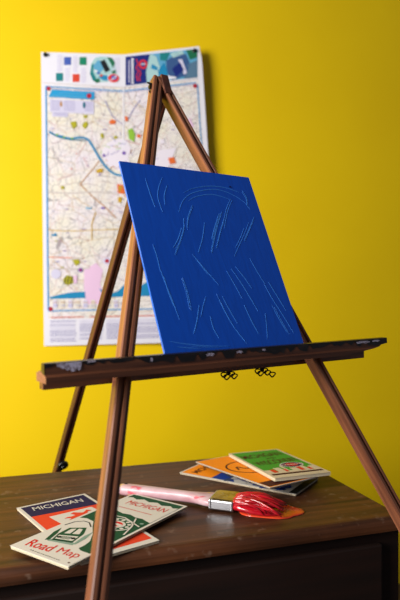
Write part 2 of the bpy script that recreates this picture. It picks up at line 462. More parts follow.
# ------------------------------------------------------------------ canvas panel
def cp(x, y, h=0): return B0 + CD*x + CU*y + CN*h
drop = .0078
MC = frame(B0, CD, CU, CN)
b = MB()
b.box((0, -drop, -.0030), (CW, CH, 0))
b.world = False
for i, f in enumerate(b.f): b.m[i] = 1
b.m[1] = 0; b.m[0] = 2
def canvas_uv(px, py):
    p = on_plane(px, py, B0, CN) - B0
    return (p.dot(CD), p.dot(CU))
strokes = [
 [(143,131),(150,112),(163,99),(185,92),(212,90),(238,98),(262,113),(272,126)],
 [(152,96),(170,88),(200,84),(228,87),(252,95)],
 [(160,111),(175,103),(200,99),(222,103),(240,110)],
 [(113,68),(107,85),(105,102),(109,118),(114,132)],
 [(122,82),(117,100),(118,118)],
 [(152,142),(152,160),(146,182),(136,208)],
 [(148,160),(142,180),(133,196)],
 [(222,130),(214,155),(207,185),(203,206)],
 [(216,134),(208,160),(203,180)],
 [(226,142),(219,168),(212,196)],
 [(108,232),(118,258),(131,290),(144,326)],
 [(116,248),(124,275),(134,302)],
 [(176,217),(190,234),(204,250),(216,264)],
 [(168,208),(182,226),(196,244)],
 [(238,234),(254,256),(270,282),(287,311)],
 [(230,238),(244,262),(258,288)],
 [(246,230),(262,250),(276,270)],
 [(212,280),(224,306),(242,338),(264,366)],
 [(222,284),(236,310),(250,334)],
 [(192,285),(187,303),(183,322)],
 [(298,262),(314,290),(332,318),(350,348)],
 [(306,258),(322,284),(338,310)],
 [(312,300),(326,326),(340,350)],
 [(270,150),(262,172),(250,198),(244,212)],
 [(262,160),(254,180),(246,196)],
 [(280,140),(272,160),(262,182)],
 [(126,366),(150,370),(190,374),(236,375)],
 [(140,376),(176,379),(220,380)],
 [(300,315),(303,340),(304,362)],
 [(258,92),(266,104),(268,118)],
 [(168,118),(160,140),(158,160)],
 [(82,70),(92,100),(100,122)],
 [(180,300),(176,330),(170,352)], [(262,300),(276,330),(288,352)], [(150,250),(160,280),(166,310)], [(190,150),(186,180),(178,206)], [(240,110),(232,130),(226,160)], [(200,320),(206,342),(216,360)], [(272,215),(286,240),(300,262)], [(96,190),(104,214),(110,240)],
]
def fr_pt(p): return (100 + p[0]/1.818, 140 + p[1]/1.818)
random.seed(11)
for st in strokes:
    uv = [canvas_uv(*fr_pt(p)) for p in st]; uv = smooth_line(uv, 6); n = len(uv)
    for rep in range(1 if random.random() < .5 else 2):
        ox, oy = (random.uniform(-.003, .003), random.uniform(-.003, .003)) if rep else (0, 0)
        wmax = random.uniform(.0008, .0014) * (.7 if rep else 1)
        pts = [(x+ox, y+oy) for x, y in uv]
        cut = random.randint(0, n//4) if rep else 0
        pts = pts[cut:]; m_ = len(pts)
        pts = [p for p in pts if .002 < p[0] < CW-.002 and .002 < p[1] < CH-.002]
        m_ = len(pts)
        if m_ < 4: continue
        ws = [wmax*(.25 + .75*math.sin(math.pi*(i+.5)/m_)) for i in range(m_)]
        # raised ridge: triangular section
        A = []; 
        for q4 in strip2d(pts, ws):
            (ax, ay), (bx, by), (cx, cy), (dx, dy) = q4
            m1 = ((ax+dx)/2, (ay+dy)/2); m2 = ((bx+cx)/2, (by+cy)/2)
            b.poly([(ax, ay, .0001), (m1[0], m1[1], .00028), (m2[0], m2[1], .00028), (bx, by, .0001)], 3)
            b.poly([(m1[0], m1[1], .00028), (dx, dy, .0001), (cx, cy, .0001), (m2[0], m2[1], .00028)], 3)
# small dark dab near the upper right corner
x, y = canvas_uv(230, 187)
b.poly([(p[0], p[1], .0006) for p in ellipse(x, y, .0018, .0013, 10)], 4)
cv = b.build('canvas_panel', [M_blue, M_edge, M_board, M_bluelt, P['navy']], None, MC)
tag(cv, 'thin canvas panel painted solid blue with loose brush ridges, resting on the easel tray', 'canvas')

# ------------------------------------------------------------------ wall map
MAPC = {}
def mk(k, rgb): MAPC[k] = len(MAPM); MAPM.append(mat('map_' + k, rgb, .6, 0, .3))
MAPM = []
M_paper = mat('map_paper', (232, 222, 208), .6, 0, .3)
N, L, B = nodes(M_paper)
uvn = N.new('ShaderNodeUVMap'); uvn.uv_map = 'UVMap'
dn = N.new('ShaderNodeTexNoise'); dn.inputs['Scale'].default_value = 9; dn.inputs['Detail'].default_value = 3
va = N.new('ShaderNodeVectorMath'); va.operation = 'MULTIPLY_ADD'
va.inputs[1].default_value = (.05, .05, 0); L.new(uvn.outputs['UV'], dn.inputs['Vector']); L.new(dn.outputs['Color'], va.inputs[0]); L.new(uvn.outputs['UV'], va.inputs[2])
pn = N.new('ShaderNodeTexNoise'); pn.inputs['Scale'].default_value = 4; L.new(uvn.outputs['UV'], pn.inputs['Vector'])
pr_ = N.new('ShaderNodeValToRGB'); pr_.color_ramp.elements[0].position = .35; pr_.color_ramp.elements[0].color = lin((238, 232, 216)); pr_.color_ramp.elements[1].position = .7; pr_.color_ramp.elements[1].color = lin((236, 228, 234))
L.new(pn.outputs['Fac'], pr_.inputs['Fac'])
cur = pr_.outputs['Color']
for scale, thr, col, amt in ((30, .05, (160, 150, 146), .34), (11, .026, (92, 90, 100), .60), (6.1, .014, (176, 84, 84), .45), (3.6, .012, (190, 156, 90), .5)):
    vo = N.new('ShaderNodeTexVoronoi'); vo.feature = 'DISTANCE_TO_EDGE'; vo.inputs['Scale'].default_value = scale
    L.new(va.outputs['Vector'], vo.inputs['Vector'])
    lt = N.new('ShaderNodeMapRange'); lt.inputs['From Min'].default_value = thr*.4; lt.inputs['From Max'].default_value = thr
    lt.inputs['To Min'].default_value = amt; lt.inputs['To Max'].default_value = 0
    L.new(vo.outputs['Distance'], lt.inputs['Value'])
    mx = N.new('ShaderNodeMix'); mx.data_type = 'RGBA'; mx.inputs[7].default_value = lin(col)
    L.new(lt.outputs['Result'], mx.inputs[0]); L.new(cur, mx.inputs[6]); cur = mx.outputs[2]
# speckle of place names
sp = N.new('ShaderNodeTexNoise'); sp.inputs['Scale'].default_value = 55; sp.inputs['Detail'].default_value = 2; L.new(uvn.outputs['UV'], sp.inputs['Vector'])
sr = N.new('ShaderNodeMapRange'); sr.inputs['From Min'].default_value = .60; sr.inputs['From Max'].default_value = .72; sr.inputs['To Max'].default_value = .55
L.new(sp.outputs['Fac'], sr.inputs['Value'])
mx = N.new('ShaderNodeMix'); mx.data_type = 'RGBA'; mx.inputs[7].default_value = lin((110, 100, 130)); L.new(sr.outputs['Result'], mx.inputs[0]); L.new(cur, mx.inputs[6])
L.new(mx.outputs[2], B.inputs['Base Color'])
MAPM.append(M_paper); MAPC['paper'] = 0
for k_, c_ in dict(white=(232, 230, 238), teal=(30, 128, 132), bluebox=(70, 96, 178), greenbox=(24, 132, 98), redbox=(214, 70, 48), lav=(212, 208, 230), lavd=(150, 146, 190), border=(70, 150, 208),
                   banner=(34, 152, 206), red=(176, 30, 50), navy=(22, 40, 120), sky=(96, 168, 204), aerial=(58, 90, 140), aerialg=(88, 122, 148), mint=(170, 208, 208), water=(26, 134, 182), waterd=(30, 108, 130),
                   pink=(232, 196, 224), green=(142, 190, 60), olive=(176, 170, 40), ochre=(204, 164, 40), orange=(228, 110, 50), city=(234, 226, 236), black=(26, 30, 36), brightred=(224, 50, 44), deepg=(30, 110, 76), road=(190, 140, 90), purple=(120, 90, 170), crease=(206, 196, 190), pale=(222, 214, 200)).items(): mk(k_, c_)

wallP = CAM + N_T*WALL; wallP = V((N_T.x*WALL, N_T.y*WALL, ZC))
def sheet(px, py, lay=0):
    """the unfolded paper: left edge against the wall, centre fold and right panel standing off it"""
    u = px; t = (py - 50) / 296
    if u < 123: off = .004 + (.014 - .006*t) * max(0, (u - 41)/82)
    else: off = (.018 - .006*t) + (.022 - .008*t) * (u - 123)/85
    off += .003*math.sin(t*math.pi*5)*.6 * min(1, max(0, (u-41)/40))
    p = on_plane(px, py, wallP - N_T*(off + lay*.0004), N_T)
    return p
XL = lambda y: 41 + 3*(y-52)/294
XR = lambda y: 201 + 9*min(1, (y-46)/134) + 2*max(0, (y-180)/166)
YT = lambda x: 52 + 2.6*(x-41)/82 if x < 123 else 54.6 - 8.6*(x-123)/78
YB = lambda x: 346 - .026*(x-44)
YC = lambda x: 82.5 + 5*(x-41)/82 if x < 123 else 87.5 - 9*(x-123)/78      # header crease
b = MB(); nx, ny = 36, 44
def gp(i, j):
    s_ = i/nx; y0 = YT(41 + 160*s_); y1 = YB(44 + 168*s_); y = y0 + (y1-y0)*j/ny
    x = XL(y) + (XR(y) - XL(y))*s_
    if i == nx and j < 2: x -= (2-j)*1.0
    return x, y
grid = [[gp(i, j) for i in range(nx+1)] for j in range(ny+1)]
for j in range(ny):
    for i in range(nx):
        q4 = [grid[j][i], grid[j+1][i], grid[j+1][i+1], grid[j][i+1]]
        cx = sum(p[0] for p in q4)/4; cy = sum(p[1] for p in q4)/4
        m_ = 0
        if cy < YC(cx) or cy > 318 - .02*(cx-44) or cx < XL(cy)+4.2 or cx > XR(cy)-5: m_ = MAPC['white']
        b.poly([sheet(*p) for p in q4], m_, uv=[((p[0])/100, -p[1]/100) for p in q4])
def mp_poly(pts, col, lay=1):
    b.poly([sheet(x, y, lay) for x, y in pts], MAPC[col], uv=None)
def mp_rect(x0, y0, x1, y1, col, lay=1, sl=None):
    """subdivided rectangle; y may follow a sloped edge"""
    n = max(1, int((x1-x0)/6)); my = max(1, int((y1-y0)/8))
    sl = sl or (lambda x: 0)
    for i in range(n):
        for j in range(my):
            xa, xb = x0+(x1-x0)*i/n, x0+(x1-x0)*(i+1)/n; ya, yb = y0+(y1-y0)*j/my, y0+(y1-y0)*(j+1)/my
            mp_poly([(xa, ya+sl(xa)), (xa, yb+sl(xa)), (xb, yb+sl(xb)), (xb, ya+sl(xb))], col, lay)
def mp_line(pts, w, col, lay=1, sm=True):
    if sm: pts = smooth_line(pts, 5)
    for q in strip2d(pts, w): mp_poly(q, col, lay)
def dots_text(x0, x1, y, col, lay=2, sl=0.06, h=.8):
    x = x0
    while x < x1:
        w_ = random.uniform(.8, 2.6); mp_poly([(x, y+sl*(x-x0)), (x, y+h+sl*(x-x0)), (min(x+w_, x1), y+h+sl*(x+w_-x0)), (min(x+w_, x1), y+sl*(x+w_-x0))], col, lay); x += w_ + .5
S1 = lambda x: .055*(x-41)          # slope of the left header
# header: four squares with text columns
for x, y, c in ((64, 56, 'bluebox'), (79.5, 56, 'greenbox'), (56, 72, 'teal'), (72.5, 73, 'redbox')):
    mp_rect(x, y+1, x+7, y+9, c, 2)
random.seed(5)
for x in (57, 65, 73, 81):
    yy0, yy1 = {57: (55, 71), 65: (68, 81), 73: (56, 72), 81: (68, 82)}[x]
    y = yy0
    while y < yy1:
        mp_rect(x, y, x + random.uniform(4, 5.6), y+.9, 'lav', 2); y += 1.7
# header: illustration
mp_poly([(90,72),(91,64),(95,58),(101,56.5),(107,57),(112,58),(115,62),(116,70),(118,76),(113,79),(107,82),(100,82),(94,80)], 'mint', 2)
mp_poly([(93,66),(98,60),(104,62),(103,70),(97,74)], 'sky', 3)
mp_poly([(90,74),(92,64),(94,64),(93,72),(96,78),(98,82),(93,81)], 'teal', 3)
mp_poly([(98,77),(104,75),(112,77),(110,81),(103,80)], 'water', 3)
mp_poly([(107,57),(112,58),(115,63),(113,68),(110,62)], 'deepg', 3)
mp_poly([(100,61.5),(104.5,59.5),(110,70),(105.5,72.5)], 'black', 4)
mp_poly([(112,71),(116,70),(115,75),(112,75)], 'deepg', 4)
mp_poly([(94,80),(99,78),(100,82),(96,83)], 'deepg', 4)
mp_poly(ellipse(113.5, 78.2, 6, 4.6, 18), 'white', 4); mp_poly(ellipse(113.5, 78.2, 5.5, 4.2, 18), 'brightred', 5)
mp_poly(ellipse(114, 77.6, 2.9, 2.3, 12), 'bluebox', 6); mp_line([(110.5, 80.5), (114, 78), (117, 75.5)], .9, 'white', 7)
y = 58
while y < 72: mp_rect(112.5 + max(0, (64-y)*.3), y, 120, y+.8, 'lav', 2); y += 1.7
for k_ in range(3): mp_poly(ellipse(96+k_*2.6, 71+k_*2.2, 1.6, 1.2, 8), ('white', 'bluebox', 'redbox')[k_], 5)
# header: navy cover panel and aerial picture on the right flap
def R_(x, f): return YT(x) + 2.4 + (YC(x) - YT(x) - 4.0)*f
def rp(x, f): return (x, R_(x, f))
def r_rect(x0, f0, x1, f1, col, lay):
    n = max(1, int((x1-x0)/5))
    for i in range(n):
        xa, xb = x0+(x1-x0)*i/n, x0+(x1-x0)*(i+1)/n
        mp_poly([rp(xa, f0), rp(xa, f1), rp(xb, f1), rp(xb, f0)], col, lay)
r_rect(125.5, 0, 150, 1, 'navy', 2)
r_rect(150, 0, 197.5, 1, 'sky', 2)
mp_poly([rp(150,0),rp(150,1),rp(147,1),rp(146,.6),rp(148,.3)], 'mint', 3)
for pts, c in (([(150,.0),(156,.1),(160,.5),(158,.9),(151,1),(148,.6)], 'mint'), ([(158,.6),(164,.35),(168,.7),(165,1),(159,1)], 'water'),
               ([(160,.0),(170,.02),(166,.3),(160,.25)], 'teal'), ([(166,.3),(176,.1),(186,.15),(190,.5),(186,.9),(172,1),(167,.7)], 'aerial'),
               ([(170,.05),(182,.0),(184,.12),(173,.22)], 'mint'), ([(186,.0),(197,.0),(197,.3),(190,.35)], 'deepg'), ([(188,.5),(197,.4),(197,1),(184,1)], 'aerialg'),
               ([(172,.6),(180,.4),(184,.7),(176,.9)], 'navy'), ([(178,.3),(182,.3),(187,.8),(184,.85)], 'lav'), ([(152,.35),(158,.5),(157,.6),(151,.5)], 'water'), ([(168,.82),(176,.9),(176,.96),(166,.95)], 'white')):
    mp_poly([rp(x, f) for x, f in pts], c, 4)
mp_line([rp(129, .12), rp(129, .9)], 1.0, 'lav', 4, False)
x = 0
f = .08
while f < .92:
    g_ = random.uniform(.03, .075); mp_poly([rp(131.2, f), rp(131.2, f+g_), rp(133.6, f+g_), rp(133.6, f)], 'white', 4); f += g_ + .018
mp_line([rp(136.2, .12), rp(138, .3), rp(136, .42), rp(138.4, .55), rp(136.6, .7), rp(138, .9)], .85, 'brightred', 4)
mp_line([rp(139.4, .5), rp(140.6, .62), rp(139.2, .78), rp(140.4, .9)], .9, 'brightred', 4)
mp_poly(ellipse(143, R_(143, .33), 4.4, 4.6, 18), 'brightred', 4); mp_poly(ellipse(143, R_(143, .33), 2.6, 2.8, 14), 'navy', 5)
mp_line([(140.8, R_(143, .33)), (145.2, R_(143, .33)-.4)], 1.0, 'white', 6, False)
# border lines
xb = lambda y: XL(y) + 4.6
mp_line([(xb(y), y) for y in range(86, 313, 8)], 1.5, 'border', 2, False)
mp_line([(x, YC(x)+3.6) for x in range(46, 200, 6)], 1.2, 'border', 2, False)
mp_line([(x, YC(x)+5.2) for x in range(46, 200, 6)], .5, 'lavd', 2, False)
mp_line([(XR(y)-6.2, y) for y in range(84, 336, 8)], 1.1, 'border', 2, False)
mp_line([(x, 311 - .02*(x-44)) for x in range(48, 205, 6)], 1.2, 'border', 2, False)
mp_line([(x, YC(x)) for x in range(42, 200, 6)], .7, 'crease', 2, False)
for x, y in ((48.5, 88.5), (195, 86), (50.5, 309)): mp_poly(ellipse(x, y, 2.2, 2.2, 10), 'red', 4)
# title banner with inset
mp_poly([(48.5, 97), (52, 89.3), (70, 90.5), (70, 98.2)], 'banner', 3); mp_rect(70, 90.6, 94.5, 98.4, 'banner', 3, lambda x: .05*(x-70))
dots_text(52, 86, 95, 'sky', 4, .05, 1.0); dots_text(58, 84, 92.6, 'sky', 4, .05, .7)
mp_poly(ellipse(89, 95.8, 2.5, 2.5, 12), 'red', 5)
mp_rect(49.5, 99, 94, 112, 'lav', 3, lambda x: .05*(x-50)); mp_rect(52, 112, 68, 116.5, 'lav', 3, lambda x: .03*(x-50))
for i in range(5):
    dots_text(51, 60, 100.6+2.1*i, 'lavd', 4, .04, .7); dots_text(64, 75, 101+2.1*i, 'lavd', 4, .04, .7); dots_text(85, 93, 102+2*i, 'lavd', 4, .04, .7)
for i in range(2): dots_text(54, 67, 112.6+1.8*i, 'lavd', 4, .03, .7)
mp_poly(ellipse(61, 104, 1.2, 3, 8), 'road', 5); mp_poly(ellipse(84, 105, 1.4, 3.4, 8), 'waterd', 5)
# rivers
mp_line([(49, 131.5), (55, 135), (62, 136.5), (70, 138.5), (80, 137.5), (87, 139), (93, 147), (100, 159), (108, 169), (116, 174.5), (124, 176), (134, 182)], [2.0]*56, 'water', 4) if False else None
riv = smooth_line([(49, 131.5), (55, 135), (62, 136.5), (70, 138.5), (80, 137.5), (87, 139), (93, 147), (100, 159), (108, 169), (116, 174.5), (126, 176), (136, 181)], 5)
mp_line(riv, 2.0, 'water', 4, False)
for i in range(26):
    x, y = random.uniform(101, 132), random.uniform(134, 172)
    mp_line([(x, y), (x + random.uniform(-7, 7), y + random.uniform(-7, 7))], .6, random.choice(['lavd', 'purple', 'road', 'lavd', 'green']), 4, False)
for i in range(60):
    x, y = random.uniform(50, 196), random.uniform(118, 290)
    mp_line([(x, y), (x + random.uniform(1, 4), y + random.uniform(-.3, .3))], .7, random.choice(['lavd', 'purple', 'redbox', 'lavd', 'olive']), 4, False)
mp_line([(51, 133), (58, 137), (70, 139.6), (86, 140.4)], .9, 'waterd', 5)
for x, y in ((57, 134.6), (64, 137), (72, 138.2)): mp_poly(ellipse(x, y, 1.4, .8, 8), 'green', 6)
# city tint and patches
mp_poly([(101,153),(107,143),(117,138),(126,140),(131,148),(128,158),(131,165),(122,172),(112,168),(106,163)], 'city', 2)
mp_poly([(145,172),(160,150),(176,148),(170,165),(160,178),(150,186)], 'city', 2)
mp_poly([(84,270),(96,263),(103,270),(100,284),(107,304),(86,304),(84,290)], 'pink', 2)
mp_poly([(183,124),(190,118),(194,126),(188,132)], 'pink', 3)
for pts, c in (([(70,122),(76,121),(77,126),(73,129)], 'olive'), ([(83,123),(87,121),(88,125),(85,129),(82,126)], 'olive'), ([(83,115),(87,115),(87,118),(84,118)], 'olive'),
               ([(100,134),(103,133),(104,138),(101,138)], 'olive'), ([(114,136),(117,136),(117,139),(114,139)], 'olive'), ([(96,170),(102,168),(103,172),(97,173)], 'ochre'),
               ([(109,122),(112,119),(116,121),(115,124),(110,124)], 'orange'), ([(125,116),(128,117),(128,121),(125,121)], 'orange'), ([(128,130),(132,128),(135,134),(134,142),(129,139)], 'green'),
               ([(117,184),(123,185),(125,194),(118,193)], 'orange'), ([(119,186),(123,187),(124,192),(119,191)], 'olive'), ([(118,197),(122,197),(121,203),(118,202)], 'ochre'),
               ([(61,186),(64,186),(64,189),(61,189)], 'olive'), ([(72,260),(78,258),(80,263),(76,266)], 'olive'), ([(69,258),(83,257),(83,259),(70,260)], 'crease'),
               ([(63,279),(67,275),(73,277),(73,283),(68,285),(64,284)], 'olive'), ([(168,158),(174,157),(176,163),(170,164)], 'orange'), ([(197,155),(200,155),(200,160),(197,161)], 'olive'),
               ([(137,134),(141,135),(140,138),(137,137)], 'orange'), ([(146,112),(150,113),(149,116),(146,116)], 'olive'), ([(86,207),(90,208),(92,206),(91,209),(86,209)], 'sky'), ([(51,235),(56,233),(57,236),(52,236)], 'water'),
               ([(172,120),(178,120),(176,126),(171,125)], 'city'), ([(160,140),(164,139),(165,143),(161,144)], 'city')):
    mp_poly(pts, c, 5)
for i in range(3): mp_line([(64.5+3*i, 284), (66+3*i, 276)], .9, 'black', 6, False)
mp_poly([(73,276),(77,275),(77,283),(74,284)], 'pink', 5)
mp_poly(ellipse(107, 261, 4, 3.6, 14), 'lav', 4); mp_poly(ellipse(107, 261, 2.2, 2, 10), 'red', 5)
mp_poly(ellipse(80.5, 270, 2.4, 2.2, 12), 'purple', 5); mp_poly(ellipse(80.5, 270, 1.1, 1, 8), 'red', 6)
mp_poly(ellipse(56, 274, 5, 5, 14), 'lav', 4)
mp_poly(ellipse(104, 155.5, 1.6, 1.6, 8), 'purple', 5); mp_poly(ellipse(124, 153, 2, 2, 8), 'purple', 4); mp_poly(ellipse(103, 208, 2.4, 1.1, 8), 'purple', 5)
# coast
mp_poly([(50,297),(58,295),(70,292.5),(85,291.5),(85.5,298),(70,298.5),(50,298.8)], 'water', 3)
mp_poly([(99,288),(108,295),(118,291),(125,284),(125,296.5),(104,297.5)], 'water', 3)
mp_poly([(125,284),(140,286),(150,280),(150,296),(125,296.5)], 'water', 3)
# longer roads
for pts, c, w_ in (([(48,257),(60,257.5),(84,258)], 'orange', .7), ([(80,184),(92,170),(100,160)], 'road', .8), ([(80,184),(92,196),(104,206),(116,218)], 'road', 1.0), ([(96,212),(92,224),(92,240)], 'ochre', .9),
                   ([(48,192),(70,193),(95,192),(118,194)], 'crease', 1.4), ([(48,230),(70,231),(95,230),(124,229)], 'ochre', .7), ([(48,268),(70,269),(90,268)], 'crease', 1.2), ([(123.5,88),(123.5,150)], 'white', 1.4),
                   ([(124,300),(140,301),(160,300)], 'crease', .6), ([(128,120),(133,110),(140,100)], 'lavd', .8), ([(105,100),(112,115),(122,124)], 'lavd', .8)):
    mp_line(pts, w_, c, 3)
# index strip below the coast and the text block at the foot
for i in range(9): mp_rect(53+7.6*i, 300, 57+7.6*i, 308, 'pale' if i % 2 else 'lav', 3); dots_text(53+7.6*i, 58+7.6*i, 302, 'road', 4, 0, .8); dots_text(53+7.6*i, 58+7.6*i, 305, 'lavd', 4, 0, .8)
dots_text(51, 84, 317.0, 'redbox', 3, -.02, 1.0); dots_text(90, 160, 316.3, 'redbox', 3, -.02, 1.0)
for i in range(11):
    for x0, x1 in ((50, 77), (79.5, 104), (106.5, 132), (134, 160), (163, 190)):
        if i == 10 and x0 != 50: continue
        dots_text(x0, x1 - random.uniform(0, 2), 321 + 2.0*i - .02*(x0-44), 'lavd' if random.random() < .6 else 'lav', 3, -.02, .9)
b.flat = True
mp_o = b.build('road_map', MAPM, None, Matrix.Translation(sheet(123, 200)), uvmap=True, merge=False)
tag(mp_o, 'large unfolded paper road map pinned on the yellow wall behind the easel', 'map')
sol = None
# push pins in the top corners
for px, py, off, lab in ((45.2, 55, .004, 'small black push pin in the upper left corner of the wall map'), (194, 51, .05, 'small black push pin in the upper right corner of the wall map')):
    p = sheet(px, py, 1); r_ = empty('push_pin', p)
    tag(r_, lab, 'push pin', 'push pins on the wall map')
    ax = -N_T
    b = MB(); x_ = ax.orthogonal().normalized(); y_ = ax.cross(x_)
    prf = [(.0055, 0), (.0055, .0018), (.0034, .0032), (.003, .005), (.0046, .0062), (.0046, .0078), (0.0002, .008)]
    rings = []; sg = 14
    for r, h in prf: rings += [p + x_*r*math.cos(2*math.pi*i/sg) + y_*r*math.sin(2*math.pi*i/sg) + ax*h for i in range(sg)]
    fs = [(i*sg+j, i*sg+(j+1) % sg, (i+1)*sg+(j+1) % sg, (i+1)*sg+j) for i in range(len(prf)-1) for j in range(sg)]
    fs += [tuple(range(sg))[::-1], tuple((len(prf)-1)*sg+j for j in range(sg))]
    b.add(rings, fs); b.build('pin_head', M_pin, r_, Matrix.Translation(p))
    b = MB(); dist = ((p - wallP).dot(-N_T))
    b.tube([p, p - N_T*-.0 + N_T*(dist + .006)], .0006, seg=6); b.build('pin_needle', M_chrome, r_, Matrix.Translation(p))

# ------------------------------------------------------------------ folded maps on the dresser
def brochure(o, ux, W, Lg, slope, thick, label, paint, inks, npages=5, edge='page'):
    """o: lower-left corner of the underside; ux: reading direction (horizontal); slope: rise of the length axis"""
    ux = V((ux[0], ux[1], 0)).normalized(); uy = V((-ux.y, ux.x, 0)); uy = (uy + V((0, 0, slope))).normalized(); uz = ux.cross(uy)
    Mx = frame(o, ux, uy, uz)
    r = empty('folded_map', o); WORLD[r] = Mx; r.matrix_basis = Mx
    tag(r, label, 'folded map', 'folded road maps on the dresser')
    rnd = random.Random(hash(label) % 1000 if False else len(label)*7)
    pg = MB(); pg.world = False
    hgt = thick / npages
    for i in range(npages):
        j = lambda: rnd.uniform(.0002, .0014)
        pg.box((j(), j(), i*hgt + hgt*.08), (W-j(), Lg-j(), (i+1)*hgt - hgt*.12), 0 if i % 2 == 0 else 1)
    pg.build('page', [P[edge], P['page']], r, Mx)
    cv = MB(); cv.world = False
    cv.box((0, 0, thick), (W, Lg, thick + .0004), 0)
    names = list(inks)
    def put(pts, col, lay): cv.poly([(x, y, thick + .0004 + .00012*lay) for x, y in pts], names.index(col))
    def txt(s, x, y, w_, h, col, lay, shear=0, bold=.0, rot=0):
        put_text(cv, s, lambda u, v_: (u, v_, thick + .0004 + .00012*lay), x, y, w_, h, names.index(col), shear, bold, rot)
    paint(put, txt)
    cv.flat = False
    c_ = cv.build('cover', [P[k_] for k_ in names], r, Mx, merge=False)
    return r
def rect(x0, y0, x1, y1): return [(x0, y0), (x1, y0), (x1, y1), (x0, y1)]

# 1: white and green "Road Map"
def p_road(put, txt):
    W, H = .099, .226; e = .004
    put(rect(e, .034, W-e, .160), 'dark_green', 1)
    # white field holding the drawing, its green edge swinging up to the left
    put([(.001, .001), (W-.001, .001), (W-.001, .036), (.080, .0365), (.0735, .040), (.0735, .050), (.0705, .0615), (.058, .079), (.042, .095), (.029, .110), (.014, .113), (.001, .108)], 'white', 2)
    # drawing: a little car seen from the front, sketched in dark green
    sk = lambda u, v: (.026 + .034*u - .017*v*(1 - .35*u), .034 + .007*u + .042*v + .014*u*v)
    def pk(pts, col, lay): put([sk(*p) for p in pts], col, lay)
    pk([(0, 0), (1.05, 0), (1.0, .12), (.05, .12)], 'sage', 3)
    pk([(.12, .08), (.10, .50), (.22, .92), (.70, .98), (.88, .60), (.92, .10)], 'dark_green', 3)
    pk([(.26, .54), (.32, .84), (.46, .88), (.46, .55)], 'white', 4); pk([(.53, .55), (.53, .89), (.66, .86), (.76, .56)], 'white', 4)
    pk([(.18, .18), (.18, .42), (.84, .44), (.84, .18)], 'white', 4)
    for i in range(6): pk([(.34+.06*i, .22), (.34+.06*i, .38), (.37+.06*i, .38), (.37+.06*i, .22)], 'dark_green', 5)
    put(ellipse(*sk(.26, .30), .003, .003, 10), 'black', 5); put(ellipse(*sk(.76, .31), .003, .003, 10), 'black', 5)
    pk([(-.12, .02), (-.10, .6), (.0, .9), (.06, .5), (.04, .05)], 'dark_green', 3)
    pk([(1.0, .05), (.98, .5), (1.06, .75), (1.14, .4), (1.10, .05)], 'sage', 4)
    for q in strip2d([(.007, .080), (.010, .095), (.018, .1035), (.028, .1035), (.040, .094)], .0016): put(q, 'black', 4)
    txt('Road', .012, .0095, .040, .0185, 'red', 4, -.12, .012, .08); txt('Map', .058, .0120, .033, .0185, 'red', 4, -.12, 0, .08)
    for i in range(14): put(rect(.030+.0036*i, .0045, .0323+.0036*i, .0058), 'black', 3)
    put(ellipse(.0925, .0065, .0016, .0014, 8), 'brown', 4)
    # emblem: gear wheel with red centre in the green field
    cx, cy = .060, .119
    put(ellipse(cx, cy, .025, .020, 26), 'white', 3); put(ellipse(cx, cy, .0225, .0178, 26), 'dark_green', 4)
    for k in range(12):
        t = 2*math.pi*k/12; put(ellipse(cx + .019*math.cos(t), cy + .015*math.sin(t), .0028, .0028, 8), 'white', 5)
    put(ellipse(cx, cy, .0145, .0112, 20), 'white', 5); put(ellipse(cx, cy, .0105, .0078, 18), 'red', 6)
    put([(cx-.014, cy-.002), (cx+.012, cy-.004), (cx+.010, cy+.002), (cx-.012, cy+.003)], 'white', 7)
    put([(cx-.020, cy-.020), (cx+.016, cy-.022), (cx+.014, cy-.017), (cx-.018, cy-.015)], 'red', 6)
    for q in strip2d([(.020, .140), (.056, .142), (.092, .128)], .0022): put(q, 'white', 6)
    for q in strip2d([(.070, .148), (.084, .122), (.092, .098)], .0022): put(q, 'white', 6)
    put(ellipse(.088, .138, .003, .0025, 10), 'sage', 6)
    # white band with the state's name, clouds against the green head
    put([(e, .154), (.012, .156), (.02, .153), (.03, .156), (.042, .153), (.054, .155), (.066, .151), (.078, .152), (.088, .148), (W-e, .146), (W-e, .210), (.088, .206), (.080, .211), (.068, .206), (.056, .212), (.044, .207), (.032, .212), (.022, .206), (.012, .210), (e, .206)], 'white', 4)
    put(rect(e, .203, W-e, .221), 'dark_green', 2)
    txt('MICHIGAN', .019, .1835, .068, .0145, 'red', 6, .05, 0, .03)
    for i in range(18): put(rect(.020+.0033*i, .169, .0222+.0033*i,   .1708), 'red', 6)
z0 = TH
A = on_z(10, 549, z0 + .004); A.z = z0 + .0044
Bq = on_z(67, 570, z0 + .004); ux = (Bq - A)
# 2: navy and orange-red MICHIGAN, underneath it
def p_mich(put, txt):
    W, H = .105, .215; e = .0045
    put([(e, H-.0465), (W-e, H-.0545), (W-e, H-e), (e, H-e)], 'navy', 1)
    put([(e, e+.006), (W-e, e+.006), (W-e, H-.0545), (e, H-.0465)], 'orange_red', 1)
    txt('MICHIGAN', .016, H-.0265, .073, .0145, 'white', 3, 0, .008, -.09)
    px0, py1 = .028, H-.061
    put([(px0, py1-.034), (px0+.064, py1-.034), (px0+.060, py1+.002), (px0-.004, py1)], 'white', 2)
    # flying horse
    o = (px0+.010, py1-.029)
    horse = [(0, .010), (.006, .013), (.012, .012), (.018, .014), (.014, .022), (.020, .025), (.028, .018), (.031, .017), (.036, .021), (.039, .0245), (.0405, .022), (.044, .019), (.042, .017), (.038, .017), (.035, .012), (.042, .009), (.041, .006), (.033, .008), (.026, .007), (.018, .006), (.010, .003), (.003, .001), (.009, .006), (.005, .009)]
    put([(o[0]+x, o[1]+y) for x, y in horse], 'orange_red', 4)
    for i in range(9): put(rect(px0+.008+.005*i, py1-.0325, px0+.011+.005*i, py1-.0312), 'navy', 4)
P1 = on_z(16.5, 508.5, z0 + .003); P2 = on_z(85, 494, z0 + .003)
